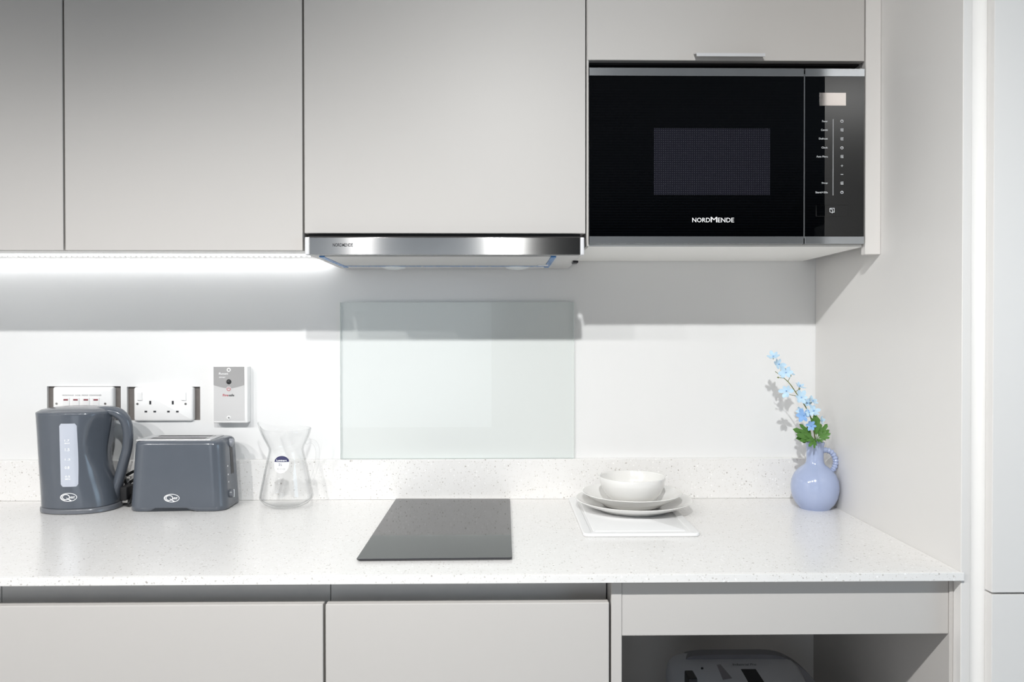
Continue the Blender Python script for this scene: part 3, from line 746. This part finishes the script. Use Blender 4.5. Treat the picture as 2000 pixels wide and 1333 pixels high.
FL2 = [(1570, 812, .010, .0165, .1, -.3), (1589, 803, .004, .0155, .5, .3), (1580, 806, .016, .013, .3, .1), (1584, 832, .014, .0125, -.1, -.2), (1604, 822, -.004, .013, .3, .9), (1563, 805, -.004, .011, .3, -.8)]
for i, (px, py, dd, rr, ti, az) in enumerate(FL2): floret(px, py, FD+dd, rr, ti, az, PETAL2 if i in (0, 3) else PETAL, 40+i)
for px, py, a, b in ((1559, 762, 1553, 766), (1522, 738, 1530, 739), (1540, 771, 1556, 774), (1543, 737, 1539, 746)):
    bm = bmesh.new(); p0, p1 = W(a, b, FD), W(px, py, FD+.002)
    sweep(spline([p0, (p0+p1)/2, p1], 3), [.0007, .0006], 6, bm=bm)
    sweep([p1, p1+(p1-p0).normalized()*.003, p1+(p1-p0).normalized()*.006], [.0008, .0021, .0006], 6, bm=bm)
    obj('bud', bm, STEMG, t, smooth=True)
def leaf(bpx, bpy_, bd, tpx, tpy, td, wide):
    b_, e_ = W(bpx, bpy_, bd), W(tpx, tpy, td); ax = (e_-b_); L = ax.length; ax.normalize()
    nrm = Vector((.1, -1, .35)); nrm = (nrm - ax*nrm.dot(ax)).normalized(); s_ = ax.cross(nrm); bm = bmesh.new()
    for ang_, ll, st in ((0, 1., .12), (.5, .82, .2), (-.5, .82, .2), (1.0, .55, .22), (-1.0, .55, .22)):
        if abs(ang_) > .6 and wide < .8: continue
        a2 = ang_*wide; e = ax*math.cos(a2)+s_*math.sin(a2); q = nrm.cross(e); o_ = b_ + ax*L*st*.6
        l2 = L*ll*(1-st*.5); w2 = l2*.145
        rows = []
        for u_, ww in ((0, .35), (.25, .9), (.5, 1.1), (.72, .85), (.86, .9), (1., .05)):
            cc = o_ + e*l2*u_ - nrm*(.16*l2*u_*u_)
            rows.append([bm.verts.new(cc-q*w2*ww+nrm*w2*.25*ww), bm.verts.new(cc), bm.verts.new(cc+q*w2*ww+nrm*w2*.25*ww)])
        for r1, r2 in zip(rows, rows[1:]):
            for j in (0, 1): bm.faces.new((r1[j], r1[j+1], r2[j+1], r2[j]))
    sweep(spline([W(1591, 868, .14), (W(1591, 868, .14)+b_)/2, b_, b_+ax*L*.3], 2), [.0009, .0007], 5, bm=bm)
    obj('leaf', bm, LEAFG, t, smooth=True, ang=80)
for a in ((1588, 856, .155, 1553, 838, .165, 1.0), (1590, 858, .16, 1560, 849, .18, .7), (1594, 852, .16, 1594, 810, .165, .45), (1597, 854, .158, 1617, 829, .16, .9), (1598, 857, .16, 1622, 847, .17, .8), (1591, 858, .168, 1582, 871, .19, 1.1), (1596, 858, .166, 1606, 863, .185, .9)): leaf(*a)

# ================================================================== KETTLE
KD = .098; kk = (2-KD)/F_PX
def kx(px): return W(px, 900, KD).x
def kz(py): return W(170, py, KD).z
t = thing('kettle', 'slate grey electric kettle with a pale water window and loop handle', 'kettle', (kx(160), -KD, CT))
ZB0, ZB1 = CT+.0135, kz(804)
def ksec(cx, rx, ry, z, n=72, e=2.35):
    r = []
    for i in range(n):
        a = 2*math.pi*i/n; c_, s_ = math.cos(a), math.sin(a)
        x = math.copysign(abs(c_)**(2/e), c_)*rx; y = math.copysign(abs(s_)**(2/e), s_)*ry
        r.append(Vector((cx+x, -KD+y, z)))
    return r
rs = []
NK = 40
for i in range(NK+1):
    q = i/NK; z = ZB0+(ZB1-ZB0)*q
    lft = kx(91-11*q**1.3); rgt = kx(229 - 10*q - 14*math.sin(q*math.pi)**2)
    rs.append(ksec((lft+rgt)/2, (rgt-lft)/2, .0735-.004*q, z))
cx, rx = (kx(80)+kx(219))/2, (kx(219)-kx(80))/2
for ins, dz in ((.001, .0015), (.004, .003)): rs.append(ksec(cx, rx-ins, .0695-ins, ZB1+dz))
# finger scoop beside the handle
sc = Vector((W(199, 864, .15).x, 0, W(199, 864, .15).z))
for ring in rs:
    for p in ring:
        if p.y < -KD:
            u_ = ((p.x-sc.x)/(kk*31))**2 + ((p.z-sc.z)/(kk*58))**2
            if u_ < 1: p.y += .034*(1-u_)**1.2
kb = obj('body', loft(rs), PLASTIC, t, smooth=True, ang=55)
lid = []
for q in (0, .25, .5, .7, .85, .95, 1.): lid.append(ksec(cx+.004*q, (rx-.0045)*math.cos(q*1.5), (.0652)*math.cos(q*1.5), ZB1+.0031+.0105*math.sin(q*1.5)))
obj('lid', loft(lid), PLASTIC2, t, smooth=True, ang=60)
path = spline([W(178, 800.5, .094), W(205, 801, .094), W(228, 806, .092), W(244, 820, .090), W(250, 845, .088), W(248.5, 875, .086), W(241, 905, .083), W(233, 935, .084), W(226, 962, .086), W(222, 986, .088)], 6)
obj('handle', sweep(path, [(.006, .024), (.010, .022), (.0125, .017), (.0130, .013), (.0122, .011), (.0120, .011), (.0122, .012), (.0122, .014), (.0125, .017), (.0120, .019)], 20, side=Vector((0, 1, 0))), PLASTIC, t, smooth=True, ang=60)
bb = []
for ins, z in ((.003, CT+.0002), (0, CT+.002), (0, CT+.0105), (.002, CT+.0125)): bb.append(ksec((kx(89)+kx(234))/2, (kx(234)-kx(89))/2-ins, .0765-ins, z))
obj('power_base', loft(bb), PLASTIC2, t, smooth=True, ang=50)
BV = bvh_of(kb)
def krx(px, py, d=.168): return W(px, py, d)
# water window with rounded ends
c0, c1 = krx(117.5, 828), krx(150.5, 951)
cx_, cz_, hx_, hz_ = (c0.x+c1.x)/2, (c0.z+c1.z)/2, (c1.x-c0.x)/2, (c0.z-c1.z)/2
bm = bmesh.new(); nn = 26; grid = []
for j in range(nn+1):
    tz = -1+2*j/nn; row = []
    edge = max(0, abs(tz)*hz_-(hz_-.004)); wdt = hx_-(.004-math.sqrt(max(0, .004**2-edge**2)))
    for i in range(9):
        x = cx_ + wdt*(-1+2*i/8) - .0022*tz; z = cz_+hz_*tz
        h = BV.ray_cast(Vector((x, -3, z)), Vector((0, 1, 0)))[0]; row.append(bm.verts.new((x, (h.y if h else -.16)-.0016*(1 if 0 < i < 8 else .2), z)))
    grid.append(row)
for r1, r2 in zip(grid, grid[1:]):
    for i in range(8): bm.faces.new((r1[i], r1[i+1], r2[i+1], r2[i]))
wn = obj('water_window', bm, WINDOWP, t, smooth=True, ang=70)
for s, y0_, y1_, a, b in (('1.7', 859, 863, 127, 136), ('MAX', 865, 867.5, 127, 137), ('1.5', 876, 881.5, 128, 136.5), ('1.2', 896, 899.5, 128, 138), ('0.8', 911, 916.5, 128, 136.5), ('0.5', 929, 933, 129, 138), ('MIN', 934.5, 937.5, 129, 138)):
    p0, p1 = krx(a, y1_), krx(b, y0_)
    decal('lettering', text2d(s, p0.x, p1.x, p0.z, p1.z, bold=.015), -.17, PRINTW, wn, .0021, BV)
def quest(t, cxp, czp, d, sc_, bvh, y):
    q = W(cxp, czp, d); k = sc_
    sh = join2d(ring2d(q.x, q.z, 15.5*k, 8.2*k, 1.1*k, 44), ring2d(q.x-4.5*k, q.z+.4*k, 7.2*k, 5.6*k, 1.35*k, 32),
                ring2d(q.x-3.5*k, q.z+.2*k, 10.2*k, 7.2*k, .9*k, 22, 110, 255),
                ([(q.x-4.5*k, q.z-1.2*k), (q.x-3*k, q.z-.9*k), (q.x+6.5*k, q.z-6.3*k), (q.x+3.5*k, q.z-6.8*k)], [(0, 1, 2, 3)]),
                text2d('uest', q.x+1.4*k, q.x+11.8*k, q.z-2.4*k, q.z+2.6*k, shear=.35, bold=.012))
    decal('oval_logo', sh, y, PRINTW, t, .0007, bvh)
quest(t, 135, 971.5, .168, .00122, BV, -.17)

# ================================================================== TOASTER
TD = .085
t = thing('toaster', 'slate grey two-slot toaster beside the kettle', 'toaster', (W(356, 990, TD).x, -TD, CT))
tcx0 = (WZ(254, 992, CT).x + WZ(462, 985, CT).x)/2
zt1 = W(350, 862, .142).z
xa, xb = W(262, 870, .13).x, W(456, 870, .06).x
xa2, xb2 = W(254.5, 990, .13).x, W(463, 985, .06).x
rs = []
NT = 14
prof = [(0, 0, .0)] 
def tring(q, ins, z, lowfn=None):
    l_, r_ = xa2+(xa-xa2)*q+ins, xb2+(xb-xb2)*q-ins
    cx, hx_ = (l_+r_)/2, (r_-l_)/2
    pts = []
    for p in rrect(hx_, .0625-.003*q-ins, .030-ins*.5, 8, 14):
        zz = z
        if lowfn: zz = lowfn(cx+p.x, -TD+p.y, z)
        pts.append(Vector((cx+p.x, -TD+p.y, zz)))
    return pts
cut0, cut1 = W(291, 1000, .147).x, W(378, 1000, .147).x
def low(x, y, z):
    u_ = min((x-cut0)/.012, (cut1-x)/.012); u_ = max(0, min(1, u_)); return z+.0075*u_*u_*(3-2*u_)
rs.append(tring(0, .003, CT+.0003, low)); rs.append(tring(0, 0, CT+.003, low))
H = zt1-CT
for i in range(NT+1):
    q = i/NT; rs.append(tring(q, 0, CT+.013+(H-.013-.011)*q))
for a in (20, 40, 60, 75, 90): rs.append(tring(1, .011*(1-math.cos(R(a))), zt1-.011+.011*math.sin(R(a))))
tb = obj('body', loft(rs), PLASTIC, t, smooth=True, ang=55)
obj('underside', box((xa2+.02, -TD-.048, CT+.0002), (xb2-.02, -TD+.048, CT+.0065)), BLACKP, t)
tcx = (xa+xb)/2
# slot plate and two bread slots
obj('top_plate', box((W(277, 856, .1).x, -TD-.046, zt1-.0006), (W(420, 856, .1).x, -TD+.046, zt1+.0014), .001, 2), TOPM, t)
for yy in (-.020, .021):
    s = obj('bread_slot', box((W(294, 856, .1).x, -TD+yy-.0125, zt1+.0012), (W(408, 856, .1).x, -TD+yy+.0125, zt1+.0022)), STEELSLOT, t)
    obj('slot_opening', box((W(299, 856, .1).x, -TD+yy-.008, zt1+.0021), (W(404, 856, .1).x, -TD+yy+.008, zt1+.0026)), BLACKP, s)
# right end: lever slot, lever, dial, printed marks (all on the side face)
def side_x(y, z):
    h = TBV.ray_cast(Vector((1, y, z)), Vector((-1, 0, 0)))[0]; return h.x if h else xb
TBV = bvh_of(tb)
def tz(py, d=.06): return W(455, py, d).z
def on_side(name, y0, y1, z0, z1, thick, m, lift=0., bev=0.):
    bm = bmesh.new(); n_ = 6; rr = []
    for j in range(n_+1):
        z = z0+(z1-z0)*j/n_; a, b = side_x(y0, z)+lift, side_x(y1, z)+lift
        rr.append([Vector((a-.004, y0, z)), Vector((a+thick, y0, z)), Vector((b+thick, y1, z)), Vector((b-.004, y1, z))])
    return obj(name, loft(rr), m, t)
ly = -TD+.004
on_side('lever_slot', ly-.0095, ly+.0095, tz(922), tz(858), .0004, BLACKP)
bm = sweep([Vector((side_x(ly, tz(862))-.002, ly, tz(863))), Vector((side_x(ly, tz(862))+.004, ly, tz(863))), Vector((side_x(ly, tz(862))+.0065, ly, tz(863.5)))], [(.0105, .010), (.0105, .010), (.008, .0085)], 18)
obj('lever', bm, LEVERM, t, smooth=True, ang=50)
dy, dz_ = -TD-.018, tz(957)
dx = side_x(dy, dz_)
dial = obj('browning_dial', sweep([Vector((dx-.003, dy, dz_)), Vector((dx+.0065, dy, dz_)), Vector((dx+.0085, dy, dz_))], [(.0105, .0105), (.010, .010), (.007, .007)], 20), PLASTIC2, t, smooth=True, ang=40)
obj('pointer', box((dx+.007, dy-.001, dz_-.009), (dx+.0098, dy+.001, dz_+.009)), PRINT, dial)
for py in (904, 920, 934):
    z = tz(py); y = -TD-.026
    obj('control_mark', box((side_x(y, z)-.001, y-.0022, z-.0015), (side_x(y, z)+.0005, y+.0022, z+.0015)), PRINTW, t)
quest(t, 335.5, 973.5, .147, .00119, TBV, -.147)

# cable bundle squeezed between kettle and toaster
q0 = W(248, 990, .10)
t = thing('power_cord', 'black power cord and plug bundled between kettle and toaster', 'cord', (q0.x, -.09, CT))
cpth = [W(243, 986, .088), W(252, 984, .10), W(257, 970, .085), W(249, 950, .06), W(243, 934, .05), W(256, 924, .045), W(262, 921, .045)]
for p in cpth: p.z = max(p.z, CT+.0045)
obj('cable', sweep(spline(cpth, 6), [.0036, .0036], 10), CABLE, t, smooth=True)
p1 = [W(264, 936, .05), W(254, 943, .055), W(248, 952, .06), W(245, 962, .065)]
obj('cable', sweep(spline(p1, 6), [.0036, .0036], 10), CABLE, t, smooth=True)
a, b = W(241, 948, .085), W(256, 977, .085)
pl = obj('plug', box((a.x, -.105, b.z), (b.x, -.065, a.z), .005, 3), CABLE, t, smooth=True)
a, b = W(238, 931, .075), W(256, 935.5, .075)
obj('pin', box((a.x, -.078, b.z), (b.x, -.072, a.z), .0008, 1), METALS, pl)
a, b = W(240, 976.5, .10), W(251, 982, .10)
obj('pin', box((a.x, -.104, max(b.z, CT+.002)), (b.x, -.098, a.z), .0008, 1), METALS, pl)

# ================================================================== GLASS JUG
JD = .088; jk = (2-JD)/F_PX
jc = W(559.5, 940, JD); JC = Vector((jc.x, -JD, CT+.0004))
def jz(py): return W(560, py, JD).z - JC.z
zr = jz(838)
prof = [(0, .0), (.030, .0), (.040, .0015), (.053, .008), (.0625, .019), (.0640, .024), (.0625, .034), (.057, .062), (.0515, .090), (.0455, .116), (.0420, .131), (.0410, .138), (.0422, .145), (.0475, .156), (.0540, .170), (.0575, .180), (.0590, zr)]
prof = [(r, z) for r, z in prof]
inn = [(max(r-.0026, 0), z+(.004 if i < 4 else 0)) for i, (r, z) in enumerate(prof)][::-1]
def spout(p, a):
    q = max(0, math.cos(a-math.pi))**6; u_ = max(0, (p.z-.138)/(zr-.138))
    p = p.copy(); r = math.hypot(p.x, p.y)
    if r > 1e-6 and u_ > 0:
        p.x += -.010*q*u_**1.3; p.z += .016*q*u_**2; p.y *= 1-.16*q*u_
    return p
t = thing('glass_jug', 'clear glass water jug with a spout and a navy paper label', 'jug', JC)
jb = obj('body', lathe(prof+[(.0578, zr+.001)]+inn, JC, 72, fn=spout), GLASSJ, t, smooth=True, ang=60)
hp_ = spline([W(px, py, JD) for px, py in ((597, 866), (606, 862), (615, 866), (620, 878), (620.5, 895), (617, 915), (611, 932), (604, 943))], 8)
obj('handle', sweep(hp_, [(.0045, .0055), (.0055, .007), (.005, .0065), (.0045, .006), (.004, .005)], 14, side=Vector((0, 1, 0))), GLASSJ, t, smooth=True, ang=70)
JB = bvh_of(jb)
LD = .135
q = W(549.5, 903, LD); kq = .00122
lab = decal('paper_label', disc2d(q.x, q.z-5*kq, 14.5*kq, 16.5*kq, 40), -.13, LABELM, t, .0006, JB)
decal('label_band', disc2d(q.x, q.z-.2*kq, 14.2*kq, 11.5*kq, 24, 0, 180), -.13, NAVY, lab, .0010, JB)
decal('lettering', text2d('Luminarc', q.x-10*kq, q.x+10*kq, q.z+1.2*kq, q.z+4.6*kq, bold=.02), -.13, PRINTW, lab, .0014, JB)
decal('lettering', text2d('2 L', q.x-5*kq, q.x+1.5*kq, q.z-7*kq, q.z-2.5*kq, bold=.02), -.13, NAVY, lab, .0010, JB)
decal('lettering', text2d('70 1/2 OZ', q.x-8*kq, q.x+8*kq, q.z-15*kq, q.z-12*kq), -.13, PRINTG, lab, .0010, JB)

# ================================================================== APPLIANCE IN THE NICHE
AZ = .103
t = thing('floor_appliance', 'rounded grey household appliance with a dark slot inside the open unit', 'appliance', (.51, -.40, AZ))
ax0, ax1 = W(1326, 1300, .30).x, W(1600, 1333, .30).x
acx, ahx = .512, .150
def aring(hx_, y0, y1, r, z, cx=acx): return [Vector((cx+p.x, (y0+y1)/2+p.y, z)) for p in rrect(hx_, (y1-y0)/2, r, 10, 4)]
rs = [aring(.150, -.56, -.24, .05, AZ+.0003), aring(.156, -.57, -.235, .06, AZ+.02), aring(.156, -.57, -.235, .06, AZ+.36), aring(.150, -.565, -.238, .06, AZ+.395)]
obj('body', loft(rs), APPD, t, smooth=True, ang=50)
def top_ring(s, z0, tilt):
    out = []
    for p in rrect(.148*s, .160*s, .055*s, 10, 4):
        y = -.402+p.y; out.append(Vector((acx+p.x, y, z0 + tilt*(y+.402))))
    return out
# sloping top cover, higher at the back
rs = [top_ring(1.0, AZ+.395, 0), top_ring(1.0, AZ+.435, .28), top_ring(.985, AZ+.446, .30), top_ring(.93, AZ+.452, .30), top_ring(.5, AZ+.456, .30)]
cv = obj('top_cover', loft(rs), APPG, t, smooth=True, ang=55)
# raised rounded rear grip
za = W(1440, 1268, .25).z
bp = spline([Vector((W(1331, 1330, .26).x, -.262, za-.075)), Vector((W(1330, 1300, .26).x, -.262, za-.035)), Vector((W(1337, 1280, .26).x, -.262, za-.013)), Vector((W(1362, 1271, .26).x, -.262, za-.005)), Vector((W(1440, 1270, .26).x, -.262, za-.004)), Vector((W(1510, 1271, .26).x, -.262, za-.006)), Vector((W(1550, 1288, .26).x, -.262, za-.025)), Vector((W(1580, 1315, .26).x, -.262, za-.055)), Vector((W(1600, 1340, .26).x, -.262, za-.085))], 6)
bm = bmesh.new(); fr = [bm.verts.new(p+Vector((0, -.012, 0))) for p in bp]; bk = [bm.verts.new(p+Vector((0, .018, 0))) for p in bp]
fb = [bm.verts.new(Vector((p.x, -.274, AZ+.36))) for p in bp]; kb_ = [bm.verts.new(Vector((p.x, -.244, AZ+.36))) for p in bp]
for i in range(len(bp)-1):
    bm.faces.new((fr[i], fr[i+1], bk[i+1], bk[i])); bm.faces.new((fb[i], fb[i+1], fr[i+1], fr[i])); bm.faces.new((bk[i], bk[i+1], kb_[i+1], kb_[i]))
bm.faces.new((fr[0], bk[0], kb_[0], fb[0])); bm.faces.new((fr[-1], fb[-1], kb_[-1], bk[-1]))
obj('rear_rim', bm, APPD, t, smooth=True, ang=40)
CBV = bvh_of(cv)
def on_top(name, pix, m, lift=.0008, thick=.002, par=cv):
    vs = []
    for px, py in pix:
        dvec = ray(px, py).normalized(); h = CBV.ray_cast(CAM, dvec)[0]
        if h is None: h = WZ(px, py, AZ+.45)
        vs.append(h)
    return obj(name, loft([[v+Vector((0, 0, lift-thick)) for v in vs], [v+Vector((0, 0, lift)) for v in vs]]), m, par)
on_top('handle_slot', [(1447, 1308.5), (1476, 1308.5), (1500, 1345), (1468, 1345)], BLACKP)
on_top('button', [(1369, 1305.5), (1371, 1304.5), (1374, 1305.5), (1374, 1307.5), (1371, 1308.5), (1369, 1307.5)], BLACKP)
on_top('side_tab', [(1400, 1300), (1407, 1299), (1430, 1326), (1412, 1329)], mat('appliance_tab_grey', (.22, .21, .23), .4))
bm = bmesh.new(); V, Fc = text2d('Industrial Pro', 0, 1, 0, 1)
vs = []
for u_, v_ in V:
    px, py = 1431+46*u_, 1301-4*v_
    h = CBV.ray_cast(CAM, ray(px, py).normalized())[0] or WZ(px, py, AZ+.48); vs.append(bm.verts.new(h+Vector((0, -.0005, .0007))))
for f in Fc: bm.faces.new([vs[i] for i in f])
obj('lettering', bm, PRINTD, cv)
a, b = W(1341, 1318, .45), W(1358, 1345, .45)
obj('plug_clip', box((a.x, -.47, b.z), (b.x, -.43, a.z), .003, 2), BLACKP, t)
